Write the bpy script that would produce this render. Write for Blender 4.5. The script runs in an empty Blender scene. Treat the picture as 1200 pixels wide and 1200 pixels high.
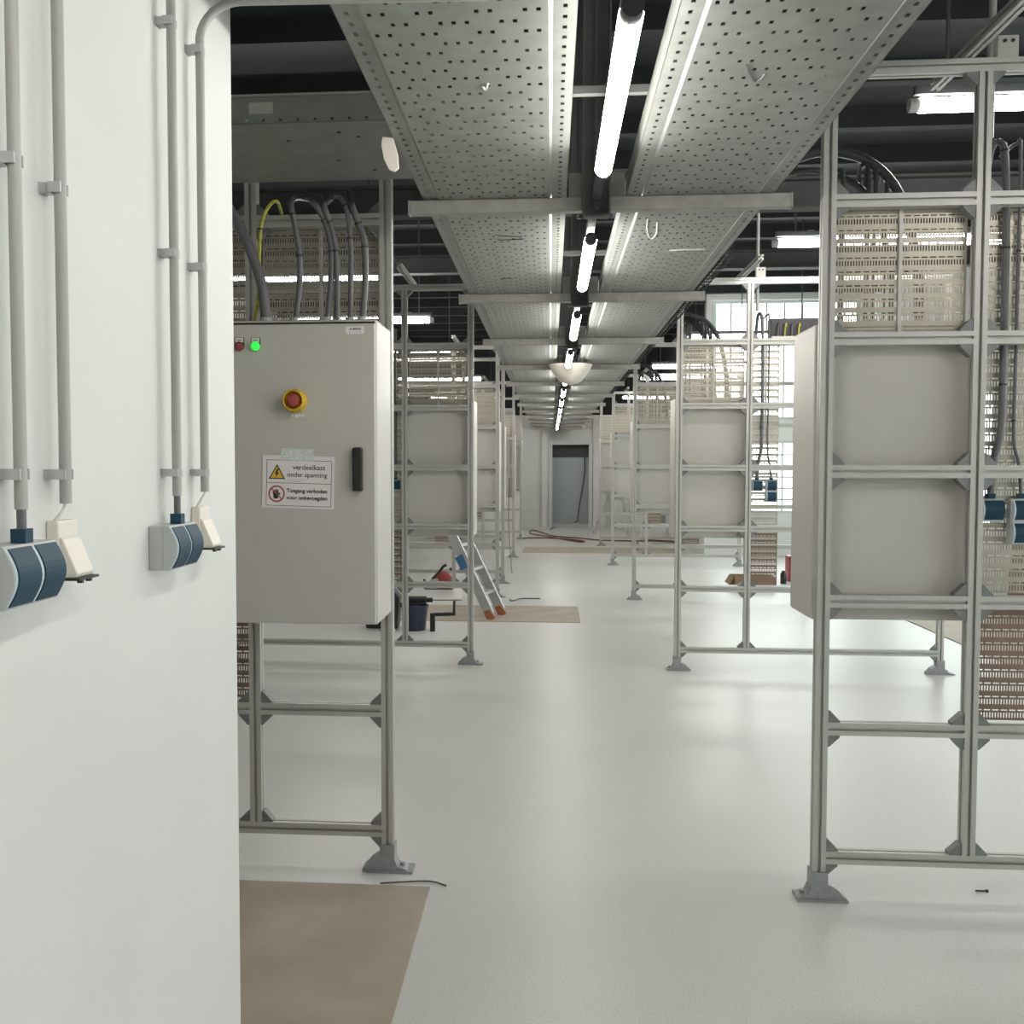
import bpy, bmesh, math, random
from mathutils import Vector, Matrix

random.seed(7)
scene = bpy.context.scene
COL = scene.collection

# ------------------------------------------------------------------ camera
FPX = 1200.0
PX0, PY0 = 545.0, 600.0
YAW = math.atan(100 / 1200)
PIT = math.atan(56 / 1200 * math.cos(YAW))
EYE = Vector((0, 0, 1.55))
FW = Vector((-math.sin(YAW) * math.cos(PIT), math.cos(YAW) * math.cos(PIT), -math.sin(PIT)))
RT = Vector((math.cos(YAW), math.sin(YAW), 0))
UP = RT.cross(FW)
cam_data = bpy.data.cameras.new('camera')
cam_data.sensor_width = 36
cam_data.lens = 36
cam_data.shift_x = (600 - PX0) / 1200
cam_data.shift_y = (PY0 - 600) / 1200
cam_data.clip_start = 0.05
cam = bpy.data.objects.new('camera', cam_data)
COL.objects.link(cam)
M3 = Matrix((RT, UP, -FW)).transposed()
cam.matrix_world = Matrix.Translation(EYE) @ M3.to_4x4()
scene.camera = cam

# ------------------------------------------------------------------ world, exposure
scene.view_settings.view_transform = 'Standard'
scene.view_settings.look = 'None'
scene.view_settings.exposure = 1.0
scene.view_settings.gamma = 1.0
scene.view_settings.use_curve_mapping = False
world = bpy.data.worlds.new('overcast_sky')
scene.world = world
world.use_nodes = True
wn = world.node_tree.nodes
wn['Background'].inputs[0].default_value = (1.0, 0.985, 0.955, 1)
wn['Background'].inputs[1].default_value = 3.5

TUBE_POWER = 24.0


def ray(x, y):
    return FW + RT * ((x - PX0) / FPX) - UP * ((y - PY0) / FPX)


def ony(x, y, Y):
    r = ray(x, y)
    return EYE + r * (Y / r.y)


def onz(x, y, Z=0.0):
    r = ray(x, y)
    return EYE + r * ((Z - EYE.z) / r.z)


def onx(x, y, X):
    r = ray(x, y)
    return EYE + r * (X / r.x)


# ------------------------------------------------------------------ materials
MATS = {}


def mat(name, col, rough=0.5, metal=0.0, noise=0.0, nscale=20.0, bump=0.0, bscale=200.0,
        emit=None, estr=0.0, spec=0.5, stretch=None, coat=0.0):
    if name in MATS:
        return MATS[name]
    m = bpy.data.materials.new(name)
    m.use_nodes = True
    nt = m.node_tree
    b = nt.nodes['Principled BSDF']
    b.inputs['Base Color'].default_value = (*col, 1)
    b.inputs['Roughness'].default_value = rough
    b.inputs['Metallic'].default_value = metal
    b.inputs['Specular IOR Level'].default_value = spec
    b.inputs['Coat Weight'].default_value = coat
    if noise or bump:
        tc = nt.nodes.new('ShaderNodeTexCoord')
        src = tc.outputs['Object']
        if stretch:
            mp = nt.nodes.new('ShaderNodeMapping')
            mp.inputs['Scale'].default_value = stretch
            nt.links.new(src, mp.inputs[0])
            src = mp.outputs[0]
    if noise:
        n = nt.nodes.new('ShaderNodeTexNoise')
        n.inputs['Scale'].default_value = nscale
        n.inputs['Detail'].default_value = 5
        nt.links.new(src, n.inputs[0])
        r = nt.nodes.new('ShaderNodeValToRGB')
        r.color_ramp.elements[0].position = 0.3
        r.color_ramp.elements[1].position = 0.7
        r.color_ramp.elements[0].color = (*[max(0, c * (1 - noise)) for c in col], 1)
        r.color_ramp.elements[1].color = (*[min(1, c * (1 + noise)) for c in col], 1)
        nt.links.new(n.outputs[0], r.inputs[0])
        nt.links.new(r.outputs[0], b.inputs['Base Color'])
    if bump:
        n2 = nt.nodes.new('ShaderNodeTexNoise')
        n2.inputs['Scale'].default_value = bscale
        n2.inputs['Detail'].default_value = 3
        nt.links.new(src, n2.inputs[0])
        bp = nt.nodes.new('ShaderNodeBump')
        bp.inputs['Strength'].default_value = bump
        bp.inputs['Distance'].default_value = 0.002
        nt.links.new(n2.outputs[0], bp.inputs['Height'])
        nt.links.new(bp.outputs[0], b.inputs['Normal'])
    if emit:
        b.inputs['Emission Color'].default_value = (*emit, 1)
        b.inputs['Emission Strength'].default_value = estr
    MATS[name] = m
    return m


WALL = mat('white_wall_paint', (0.66, 0.66, 0.64), 0.75, noise=0.02, nscale=3, bump=0.25, bscale=350)
FARWALL = mat('pale_wall_paint', (0.66, 0.68, 0.66), 0.7, noise=0.03, nscale=2, bump=0.15)
BLACKPAINT = mat('black_ceiling_paint', (0.013, 0.016, 0.018), 0.8, noise=0.25, nscale=1.5)
DARKSTEEL = mat('dark_ceiling_steel', (0.045, 0.05, 0.052), 0.6, noise=0.2, nscale=3)
ALU = mat('anodised_aluminium', (0.52, 0.515, 0.485), 0.42, 0.5, noise=0.04, nscale=30)
ALUDARK = mat('die_cast_aluminium', (0.22, 0.225, 0.225), 0.5, 0.5, noise=0.12, nscale=40)
FOOTALU = mat('cast_foot_aluminium', (0.33, 0.34, 0.345), 0.45, 0.5, noise=0.1, nscale=40)
GALV = mat('galvanised_steel', (0.29, 0.305, 0.283), 0.45, 0.5, noise=0.10, nscale=14, bump=0.1, bscale=60)
GALVBAR = mat('galvanised_channel', (0.33, 0.322, 0.295), 0.5, 0.4, noise=0.12, nscale=25)
PERF = mat('perforated_zinc_plate', (0.44, 0.405, 0.335), 0.36, 0.6, noise=0.06, nscale=20)
BROWNPERF = mat('brown_lower_plate', (0.24, 0.165, 0.125), 0.5, 0.2, noise=0.12, nscale=12)  # red-brown base colour of the lower slotted plates
BEAM = mat('dark_roof_beam', (0.05, 0.052, 0.05), 0.7, noise=0.2, nscale=5)
CAB = mat('cabinet_grey_powdercoat', (0.51, 0.49, 0.445), 0.38, noise=0.015, nscale=5, bump=0.12, bscale=500)
SEAL = mat('black_rubber', (0.015, 0.015, 0.015), 0.6, noise=0.1)
BLACKP = mat('black_plastic', (0.018, 0.018, 0.020), 0.35, noise=0.1, nscale=60)
HOSE = mat('grey_cable_sheath', (0.125, 0.125, 0.132), 0.45, noise=0.06, nscale=30)
HOSEDARK = mat('dark_hose_sheath', (0.055, 0.06, 0.06), 0.35, noise=0.1, nscale=30)
PVC = mat('grey_pvc_conduit', (0.37, 0.37, 0.35), 0.45, noise=0.03, nscale=10)
GREYP = mat('light_grey_plastic', (0.44, 0.45, 0.45), 0.45, noise=0.03)
PALEBLUE = mat('pale_blue_grey_plastic', (0.58, 0.65, 0.70), 0.4, noise=0.02)
BLUEP = mat('petrol_blue_plastic', (0.012, 0.050, 0.083), 0.5, noise=0.05, spec=0.3)
CREAM = mat('cream_white_plastic', (0.74, 0.69, 0.62), 0.45, noise=0.02)
WHITEP = mat('white_plastic', (0.8, 0.8, 0.78), 0.4, noise=0.02)
YELLOW = mat('yellow_plastic', (0.70, 0.42, 0.02), 0.4, noise=0.05)
RED = mat('red_plastic', (0.36, 0.06, 0.055), 0.35, noise=0.05)
REDLENS = mat('dull_red_lens', (0.26, 0.05, 0.05), 0.25, noise=0.05)
GREENLENS = mat('lit_green_lens', (0.05, 0.6, 0.1), 0.3, noise=0.03, emit=(0.03, 0.9, 0.08), estr=0.4)
PAPER = mat('printed_paper', (0.76, 0.72, 0.72), 0.7, noise=0.02)
INK = mat('black_ink', (0.03, 0.03, 0.035), 0.7, noise=0.05)
REDINK = mat('red_ink', (0.38, 0.07, 0.10), 0.7, noise=0.05)
YELINK = mat('yellow_ink', (0.70, 0.44, 0.05), 0.7, noise=0.05)
DARKGALV = mat('dull_grey_beam', (0.12, 0.125, 0.12), 0.6, 0.2, noise=0.15, nscale=6)
TAPE = mat('translucent_tape', (0.62, 0.66, 0.64), 0.3, noise=0.25, nscale=90, stretch=(1, 1, 3))
HARD = mat('brown_hardboard', (0.40, 0.345, 0.275), 0.6, noise=0.12, nscale=4, bump=0.1, bscale=80)
CARD = mat('brown_cardboard', (0.30, 0.19, 0.11), 0.8, noise=0.08, nscale=10)
REDBROWN = mat('red_brown_panel', (0.22, 0.12, 0.09), 0.7, noise=0.15, nscale=4)
NAVY = mat('navy_plastic', (0.02, 0.025, 0.06), 0.4, noise=0.1)
ORANGE = mat('orange_plastic', (0.36, 0.13, 0.06), 0.5, noise=0.08)
BLUETAPE = mat('blue_plastic_clip', (0.05, 0.16, 0.32), 0.5, noise=0.05)
LADDER = mat('ladder_aluminium', (0.52, 0.53, 0.52), 0.4, 0.6, noise=0.05)
REDCABLE = mat('red_cable_sheath', (0.15, 0.05, 0.05), 0.5, noise=0.1)
GREENYEL = mat('green_yellow_wire', (0.42, 0.42, 0.05), 0.45, noise=0.3, nscale=60)
DOORGREY = mat('grey_door_paint', (0.36, 0.40, 0.42), 0.55, noise=0.04, nscale=1.5)
WFRAME = mat('window_frame_paint', (0.55, 0.58, 0.58), 0.5, noise=0.03)
TUBE = mat('lit_tube_diffuser', (0.9, 0.9, 0.9), 0.4, noise=0.01, emit=(1.0, 0.955, 0.90), estr=TUBE_POWER)
MARK = mat('black_marker', (0.03, 0.03, 0.03), 0.7, noise=0.1)

FLOOR = bpy.data.materials.new('speckled_linoleum')
FLOOR.use_nodes = True
nt = FLOOR.node_tree
b = nt.nodes['Principled BSDF']
tc = nt.nodes.new('ShaderNodeTexCoord')
n1 = nt.nodes.new('ShaderNodeTexNoise'); n1.inputs['Scale'].default_value = 160; n1.inputs['Detail'].default_value = 3
n2 = nt.nodes.new('ShaderNodeTexNoise'); n2.inputs['Scale'].default_value = 1.3; n2.inputs['Detail'].default_value = 4
r1 = nt.nodes.new('ShaderNodeValToRGB'); r2 = nt.nodes.new('ShaderNodeValToRGB')
r1.color_ramp.elements[0].color = (0.56, 0.565, 0.545, 1); r1.color_ramp.elements[0].position = 0.36
r1.color_ramp.elements[1].color = (0.67, 0.675, 0.655, 1); r1.color_ramp.elements[1].position = 0.56
r2.color_ramp.elements[0].color = (0.93, 0.92, 0.90, 1); r2.color_ramp.elements[1].color = (1, 1, 1, 1)
mx = nt.nodes.new('ShaderNodeMix'); mx.data_type = 'RGBA'; mx.blend_type = 'MULTIPLY'; mx.inputs[0].default_value = 1
nt.links.new(tc.outputs['Object'], n1.inputs[0]); nt.links.new(tc.outputs['Object'], n2.inputs[0])
nt.links.new(n1.outputs[0], r1.inputs[0]); nt.links.new(n2.outputs[0], r2.inputs[0])
nt.links.new(r1.outputs[0], mx.inputs[6]); nt.links.new(r2.outputs[0], mx.inputs[7])
nt.links.new(mx.outputs[2], b.inputs['Base Color'])
b.inputs['Roughness'].default_value = 0.36
b.inputs['Specular IOR Level'].default_value = 0.4

GLASS = bpy.data.materials.new('window_glass')
GLASS.use_nodes = True
nt = GLASS.node_tree
nt.nodes.clear()
o_ = nt.nodes.new('ShaderNodeOutputMaterial'); mixs = nt.nodes.new('ShaderNodeMixShader')
tr = nt.nodes.new('ShaderNodeBsdfTransparent'); gl = nt.nodes.new('ShaderNodeBsdfGlossy')
tr.inputs[0].default_value = (0.90, 0.95, 0.95, 1); gl.inputs['Roughness'].default_value = 0.02
mixs.inputs[0].default_value = 0.07
nt.links.new(tr.outputs[0], mixs.inputs[1]); nt.links.new(gl.outputs[0], mixs.inputs[2]); nt.links.new(mixs.outputs[0], o_.inputs[0])


# ------------------------------------------------------------------ helpers
class MB:
    def __init__(self):
        self.v, self.f = [], []

    def quad(self, a, b_, c, d):
        n = len(self.v); self.v += [a, b_, c, d]; self.f.append((n, n + 1, n + 2, n + 3)); return self

    def box(self, x0, x1, y0, y1, z0, z1):
        n = len(self.v)
        self.v += [(x0, y0, z0), (x1, y0, z0), (x1, y1, z0), (x0, y1, z0), (x0, y0, z1), (x1, y0, z1), (x1, y1, z1), (x0, y1, z1)]
        self.f += [tuple(n + i for i in q) for q in ((3, 2, 1, 0), (4, 5, 6, 7), (0, 1, 5, 4), (1, 2, 6, 5), (2, 3, 7, 6), (3, 0, 4, 7))]
        return self

    def prism(self, pts, axis, a0, a1):
        """polygon pts extruded along axis 'x','y','z' from a0 to a1"""
        n = len(self.v); k = len(pts)

        def P(p, a):
            return {'x': (a, p[0], p[1]), 'y': (p[0], a, p[1]), 'z': (p[0], p[1], a)}[axis]
        self.v += [P(p, a0) for p in pts] + [P(p, a1) for p in pts]
        self.f.append(tuple(n + i for i in range(k)))
        self.f.append(tuple(n + k + i for i in reversed(range(k))))
        for i in range(k):
            j = (i + 1) % k
            self.f.append((n + i, n + k + i, n + k + j, n + j))
        return self

    def tube(self, path, r, seg=10, caps=True):
        path = [Vector(p) for p in path]
        n0 = len(self.v); m = len(path)
        t = (path[1] - path[0]).normalized()
        ref = Vector((0, 0, 1)) if abs(t.z) < 0.9 else Vector((1, 0, 0))
        u = t.cross(ref).normalized()
        for i, p in enumerate(path):
            tt = (path[min(i + 1, m - 1)] - path[max(i - 1, 0)]).normalized()
            u = (u - tt * u.dot(tt)).normalized()
            w = tt.cross(u)
            rr = r[i] if isinstance(r, (list, tuple)) else r
            for s in range(seg):
                a = 2 * math.pi * s / seg
                self.v.append(tuple(p + u * (math.cos(a) * rr) + w * (math.sin(a) * rr)))
        for i in range(m - 1):
            for s in range(seg):
                q = (s + 1) % seg
                a = n0 + i * seg
                self.f.append((a + s, a + q, a + seg + q, a + seg + s))
        if caps:
            self.f.append(tuple(n0 + s for s in reversed(range(seg))))
            self.f.append(tuple(n0 + (m - 1) * seg + s for s in range(seg)))
        return self

    def cyl(self, c0, c1, r, seg=16):
        return self.tube([c0, c1], r, seg)

    def lathe(self, prof, axis='y', seg=20, centre=(0, 0, 0)):
        """profile of (radius, height) turned about the axis"""
        n0 = len(self.v)
        cx, cy, cz = centre
        for rr, h in prof:
            for s in range(seg):
                a = 2 * math.pi * s / seg
                c, d = rr * math.cos(a), rr * math.sin(a)
                p = {'y': (c, h, d), 'z': (c, d, h), 'x': (h, c, d)}[axis]
                self.v.append((p[0] + cx, p[1] + cy, p[2] + cz))
        for i in range(len(prof) - 1):
            for s in range(seg):
                q = (s + 1) % seg
                self.f.append((n0 + i * seg + s, n0 + i * seg + q, n0 + (i + 1) * seg + q, n0 + (i + 1) * seg + s))
        self.f.append(tuple(n0 + s for s in range(seg)))
        self.f.append(tuple(n0 + (len(prof) - 1) * seg + s for s in reversed(range(seg))))
        return self

    def mesh(self, name, m, smooth=False, recalc=True):
        me = bpy.data.meshes.new(name)
        me.from_pydata([tuple(p) for p in self.v], [], self.f)
        if recalc:
            bm = bmesh.new(); bm.from_mesh(me)
            bmesh.ops.recalc_face_normals(bm, faces=bm.faces)
            bm.to_mesh(me); bm.free()
        me.materials.append(m)
        if smooth:
            for p in me.polygons:
                p.use_smooth = True
            try:
                me.set_sharp_from_angle(angle=math.radians(40))
            except Exception:
                pass
        me.update()
        return me

    def build(self, name, m, parent=None, smooth=False, loc=(0, 0, 0), bevel=0.0):
        o = bpy.data.objects.new(name, self.mesh(name, m, smooth))
        COL.objects.link(o)
        o.location = loc
        if parent:
            o.parent = parent
        if bevel:
            md = o.modifiers.new('bevel', 'BEVEL'); md.width = bevel; md.segments = 2; md.limit_method = 'ANGLE'
        return o


def inst(name, me, parent=None, loc=(0, 0, 0), rot=(0, 0, 0), scale=(1, 1, 1)):
    o = bpy.data.objects.new(name, me)
    COL.objects.link(o)
    o.location = loc; o.rotation_euler = rot; o.scale = scale
    if parent:
        o.parent = parent
    return o


def tag(o, label, cat, group=None):
    o['label'] = label; o['category'] = cat
    if group:
        o['group'] = group
    return o


def thing(name, label, cat, loc=(0, 0, 0), rotz=0.0, group=None):
    o = bpy.data.objects.new(name, None)
    COL.objects.link(o)
    o.empty_display_size = 0.1
    o.location = loc; o.rotation_euler = (0, 0, rotz)
    return tag(o, label, cat, group)


def struct(name, mb, m, label=None, parent=None, **k):
    o = mb.build(name, m, parent, **k)
    if not parent:
        o['kind'] = 'structure'
        if label:
            o['label'] = label; o['category'] = name.split('_')[0]
    return o


def smooth_path(pts, n=8):
    """Catmull-Rom through pts"""
    pts = [Vector(p) for p in pts]
    P = [pts[0] * 2 - pts[1]] + pts + [pts[-1] * 2 - pts[-2]]
    out = []
    for i in range(1, len(P) - 2):
        for k in range(n):
            t = k / n
            a, b_, c, d = P[i - 1], P[i], P[i + 1], P[i + 2]
            out.append(0.5 * ((2 * b_) + (c - a) * t + (2 * a - 5 * b_ + 4 * c - d) * t * t + (3 * b_ - a - 3 * c + d) * t ** 3))
    out.append(pts[-1])
    return out


def text_mesh(s, size, m, bold=0.0, align='LEFT'):
    cu = bpy.data.curves.new('lettering', 'FONT')
    cu.body = s; cu.size = size; cu.offset = bold; cu.align_x = align
    cu.extrude = 0.0002; cu.resolution_u = 3
    to = bpy.data.objects.new('lettering', cu)
    COL.objects.link(to)
    bpy.context.view_layer.update()
    me = bpy.data.meshes.new_from_object(to.evaluated_get(bpy.context.evaluated_depsgraph_get()))
    bpy.data.objects.remove(to)
    me.materials.clear(); me.materials.append(m)
    return me


ORD = ['nearest', 'second', 'third', 'fourth', 'fifth', 'sixth', 'seventh', 'eighth', 'ninth', 'tenth', 'eleventh', 'twelfth', 'thirteenth', 'fourteenth']

# ------------------------------------------------------------------ room shell
XL, XR, YB, YE, ZC = -5.0, 5.2, -3.0, 25.2, 4.4
YF, XF = 17.6, 2.6           # glazed cross wall at the end of the right-hand bays
struct('floor', MB().prism([(XL - .2, YB - .2), (XR + .2, YB - .2), (XR + .2, YF + .2), (XF + .2, YF + .2), (XF + .2, YE + 1.2), (XL - .2, YE + 1.2)], 'z', -.15, 0), FLOOR, 'pale speckled linoleum floor of the long hall')
ceil = struct('ceiling', MB().prism([(XL - .2, YB - .2), (XR + .2, YB - .2), (XR + .2, YF + .2), (XF + .2, YF + .2), (XF + .2, YE + 1.2), (XL - .2, YE + 1.2)], 'z', ZC, ZC + .15), BLACKPAINT, 'black painted ceiling high above the cable trays')
ribm = MB().box(XL + .01, XF - .03, -.05, .05, ZC - .16, ZC).mesh('ceiling_rib', BLACKPAINT)
ribr = MB().box(XF - .03, XR - .01, -.05, .05, ZC - .16, ZC).mesh('ceiling_rib', BLACKPAINT)
for i in range(20):
    inst('ceiling_rib', ribr, ceil, (0, YB + .6 + i, 0))
for i in range(28):
    inst('ceiling_rib', ribm, ceil, (0, YB + .6 + i, 0))
WX, WY = -0.70, 2.235
struct('wall_left', MB().box(-4.2, WX, YB, WY, 0, ZC - .2), WALL, 'white painted wall end in the left foreground', bevel=.004)
struct('wall_outer', MB().box(XL - .2, XL, YB, YE, 0, ZC), FARWALL, 'outer wall far behind the left hand frames')
struct('wall_back', MB().box(XL, XR, YB - .2, YB, 0, ZC), WALL, 'plain wall behind the camera')


def window(name, axis, pos, a0, a1, z0, z1, nv, nh, th=.06):
    """frame, mullions and one pane per field; axis 'x': in a wall of constant x, 'y': of constant y"""
    def B(mb, u0, u1, w0, w1, t):
        return mb.box(pos - t / 2, pos + t / 2, u0, u1, w0, w1) if axis == 'x' else mb.box(u0, u1, pos - t / 2, pos + t / 2, w0, w1)
    fr = MB()
    fw = .05
    B(fr, a0, a1, z0, z0 + fw, th); B(fr, a0, a1, z1 - fw, z1, th); B(fr, a0, a0 + fw, z0 + fw, z1 - fw, th); B(fr, a1 - fw, a1, z0 + fw, z1 - fw, th)
    root = struct(name, fr, WFRAME, 'grey framed window letting in bright daylight')
    us = [a0 + fw + (a1 - a0 - 2 * fw) * i / nv for i in range(nv + 1)]
    ws = [z0 + fw + (z1 - z0 - 2 * fw) * i / nh for i in range(nh + 1)]
    for u in us[1:-1]:
        B(MB(), u - .013, u + .013, z0 + fw, z1 - fw, th * .9).build('mullion', WFRAME, root)
    for w in ws[1:-1]:
        B(MB(), a0 + fw, a1 - fw, w - .015, w + .015, th * .7).build('transom', WFRAME, root)
    for i in range(nv):
        for j in range(nh):
            B(MB(), us[i], us[i + 1], ws[j], ws[j + 1], .008).build('pane', GLASS, root)
    return root


# right hand wall: parapet, piers and lintel around four windows
wr = MB()
wins = [(-1.5, 2.2), (3.2, 6.9), (7.9, 11.6), (12.6, 16.3)]
SZ0, SZ1 = 0.75, 2.45
wr.box(XR, XR + .25, YB, YF, 0, SZ0).box(XR, XR + .25, YB, YF, SZ1, ZC)
ys = [YB] + [v for w in wins for v in w] + [YF]
for i in range(0, len(ys), 2):
    wr.box(XR, XR + .25, ys[i], ys[i + 1], SZ0, SZ1)
struct('wall_right', wr, FARWALL, 'outer wall with large windows right of the frames')
for i, (a, c) in enumerate(wins):
    window('window_%d' % (i + 1), 'x', XR + .1, a, c, SZ0, SZ1, 4, 2)
# glazed cross wall
cw = MB()
cw.box(XF, XR, YF, YF + .2, 0, .72).box(XF, XR, YF, YF + .2, 1.95, 2.3).box(XF, XR, YF, YF + .2, 4.3, ZC)
cw.box(XF, XF + .08, YF, YF + .2, .72, 4.3).box(XR - .08, XR, YF, YF + .2, .72, 4.3)
struct('wall_cross', cw, FARWALL, 'cross wall with tall glazing closing the right hand bays')
window('window_5', 'y', YF + .1, XF + .08, XR - .08, .72, 1.95, 4, 6)
window('window_6', 'y', YF + .1, XF + .08, XR - .08, 2.3, 4.3, 8, 1)
struct('wall_return', MB().box(XF, XF + .2, YF + .2, YE, 0, ZC), FARWALL, 'side wall running on to the far end')
struct('trim_1', MB().box(XF - .02, XF, YF + .2, YE, 2.75, ZC), BLACKPAINT, 'black painted upper band of the far side wall')

# far wall with door opening
DX0, DX1, DZ = 0.045, 0.93, 2.03
fwm = MB().box(XL, DX0 - .09, YE, YE + .25, 0, ZC).box(DX1 + .09, XF + .2, YE, YE + .25, 0, ZC).box(DX0 - .09, DX1 + .09, YE, YE + .25, DZ + .09, ZC)
struct('wall_far', fwm, FARWALL, 'pale wall at the far end of the aisle')
struct('trim_2', MB().box(XL, XF, YE - .02, YE, 2.75, ZC), BLACKPAINT, 'black painted upper band of the far wall')
pil = struct('trim_3', MB().box(-.22, DX0 - .1, YE - .12, YE, 0, 2.72), WALL, 'white pilaster beside the far door')
struct('trim_4', MB().box(DX1 + .1, DX1 + .42, YE - .12, YE, 0, 2.72), WALL, 'white pilaster right of the far door')
d = MB().box(DX0 - .09, DX0, YE - .14, YE + .3, 0, DZ + .09).box(DX1, DX1 + .09, YE - .14, YE + .3, 0, DZ + .09).box(DX0, DX1, YE - .14, YE + .3, DZ, DZ + .09)
door = struct('door_1', d, WFRAME, 'grey door in a pale frame at the far end')
MB().box(DX0, DX1, YE + .16, YE + .21, .1, 1.72).build('door_leaf', DOORGREY, door)
MB().box(DX0, DX1, YE + .17, YE + .20, 1.72, DZ).build('transom_panel', DARKSTEEL, door)
MB().box(DX0, DX1, YE - .1, YE + .3, 0, .1).build('threshold', GREYP, door)
struct('baseboard_left', MB().box(XL, XL + .015, YB, YE, 0, .08), FARWALL, 'low skirting on the outer wall')

# ------------------------------------------------------------------ aluminium frames
S = 0.045
h, g, dp = S / 2, .0052, .015


def profile_outline():
    side = [(-h, -h), (-g, -h), (-g, -h + dp), (g, -h + dp), (g, -h)]
    out = []
    for k in range(4):
        c, s_ = [(1, 0), (0, 1), (-1, 0), (0, -1)][k]
        out += [(x * c - y * s_, x * s_ + y * c) for x, y in side]
    return out


PROF = MB().prism(profile_outline(), 'z', 0, 1).mesh('profile_bar', ALU)
gl_ = .042
GUS = MB().prism([(0, 0), (gl_, 0), (gl_, .006), (.008, gl_), (0, gl_)], 'y', -.018, .018).mesh('corner_bracket', ALUDARK)
# corner bracket of four orientations about the y axis
GROT = {'ur': 0, 'ul': math.radians(-90), 'dl': math.radians(180), 'dr': math.radians(90)}


def foot_mesh(sgn):
    f = MB()
    pts = [(-.075, 0), (.095, 0), (.095, .012), (.082, .022), (.066, .042), (.045, .056), (.028, .062), (.028, .105), (-.028, .105), (-.028, .05), (-.04, .022), (-.075, .012)]
    pts = [(p[0] * sgn, p[1]) for p in pts]
    f.prism(pts, 'y', -.034, .034)
    f.box(-.078, .098, -.044, .044, 0, .010)
    f.cyl((-sgn * .055, -.0, .012), (-sgn * .055, -.0, .030), .009, 8)
    return f.mesh('foot', FOOTALU)


FOOT = {1: foot_mesh(1), -1: foot_mesh(-1)}


def perf_mesh(w, hgt, m=PERF):
    mb = MB()
    per = .048
    marg = .006
    z = 0.0

    def solid(z0, z1):
        if z1 > z0:
            mb.quad((0, 0, z0), (w, 0, z0), (w, 0, z1), (0, 0, z1))

    def holes(z0, z1, hw, pitch):
        n = int((w - 2 * marg) / pitch)
        off = (w - n * pitch) / 2
        x = 0
        for i in range(n):
            a = off + i * pitch + (pitch - hw) / 2
            mb.quad((x, 0, z0), (a, 0, z0), (a, 0, z1), (x, 0, z1))
            x = a + hw
        mb.quad((x, 0, z0), (w, 0, z0), (w, 0, z1), (x, 0, z1))
    while z + per <= hgt:
        solid(z, z + .009); holes(z + .009, z + .027, .0048, .0096); solid(z + .027, z + .034); holes(z + .034, z + .0385, .022, .029); solid(z + .0385, z + per)
        z += per
    solid(z, hgt)
    me = mb.mesh('slotted_plate', m, recalc=False)
    return me


PERF_HALF = perf_mesh(.225, .47)
PERF_STRIP = perf_mesh(.205, 1.345)
PERF_LOW = perf_mesh(.205, .435, BROWNPERF)


def perf(parent, me, x, z, y):
    o = inst('slotted_plate', me, parent, (x, y, z))
    md = o.modifiers.new('thickness', 'SOLIDIFY'); md.thickness = .0018
    return o


RAILZ = [0.155, 0.617, 1.070, 1.525, 1.985, 2.457, 2.903]
AB = 0.51
frames = {}


def frame(side, k, Y, width, gus=True):
    """side +1: posts run to the right from the aisle, -1: to the left"""
    X = .957 if side > 0 else -.613
    word = 'right' if side > 0 else 'left'
    t = thing('profile_frame', 'tall grid of aluminium profiles, %s frame on the %s of the aisle' % (ORD[k], word), 'frame', (X, Y, 0), 0, 'aluminium frames along the aisle')
    zt = RAILZ[-1] + h
    xb = side * AB
    xc = side * width
    inst('post', PROF, t, (0, 0, .03), scale=(1, 1, zt - .03 - S))
    inst('post', PROF, t, (xb, 0, RAILZ[0] + h), scale=(1, 1, RAILZ[-1] - h - RAILZ[0] - h))
    inst('post', PROF, t, (xc, 0, .03), scale=(1, 1, zt - .03 - S))
    for x in (0, xc):
        inst('foot', FOOT[side if x == 0 else -side], t, (x, 0, 0))

    def rail(x0, x1, z):
        a, c = min(x0, x1), max(x0, x1)
        inst('rail', PROF, t, (a, 0, z), (0, math.pi / 2, 0), (1, 1, c - a))
    rail(-side * h, xc + side * h, RAILZ[-1])
    rail(side * h, xc - side * h, RAILZ[0])
    for z in RAILZ[1:-1]:
        rail(side * h, xb - side * h, z)
        rail(xb + side * h, xc - side * h, z)
    if gus:
        cors = []
        for i, z in enumerate(RAILZ):
            top, bot = i == len(RAILZ) - 1, i == 0
            for x, dirs in ((0, (side,)), (xb, (1, -1)), (xc, (-side,))):
                for dx in dirs:
                    if not top and not (bot and False):
                        cors.append((x + dx * h, z + h, 'ur' if dx > 0 else 'ul'))
                    if not (bot and x == xb):
                        cors.append((x + dx * h, z - h, 'dr' if dx > 0 else 'dl'))
        for x, z, q in cors:
            inst('corner_bracket', GUS, t, (x, 0, z), (0, GROT[q], 0))
    # bracing stub on top of the frame, running along the hall
    if (side, k) != (-1, 0):
        inst('bracing_strut', PROF, t, (xb - side * .055, .30, RAILZ[-1] + S + .001), (math.pi / 2, 0, 0), (.8, .8, .95))
    # perforated plates behind the upper field and the cable riser field
    yp = h + .012
    lo = min(side * .03, xb - side * .03)
    perf(t, PERF_HALF, lo, RAILZ[4] + .01, yp); perf(t, PERF_HALF, lo + .2255, RAILZ[4] + .01, yp)
    perf(t, PERF_STRIP, (xb + .028) if side > 0 else (xb - .028 - .205), 1.095, h + .043)
    lowp = perf(t, PERF_LOW, (xb + .028) if side > 0 else (xb - .028 - .205), .64, h + .043)
    lowp['label'] = 'brown lower plate'
    MB().box(lo + .2245 - .006, lo + .2245 + .006, h, h + .010, RAILZ[4], RAILZ[5]).build('plate_rail', ALU, t)
    frames[(side, k)] = (X, Y)
    return t


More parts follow.
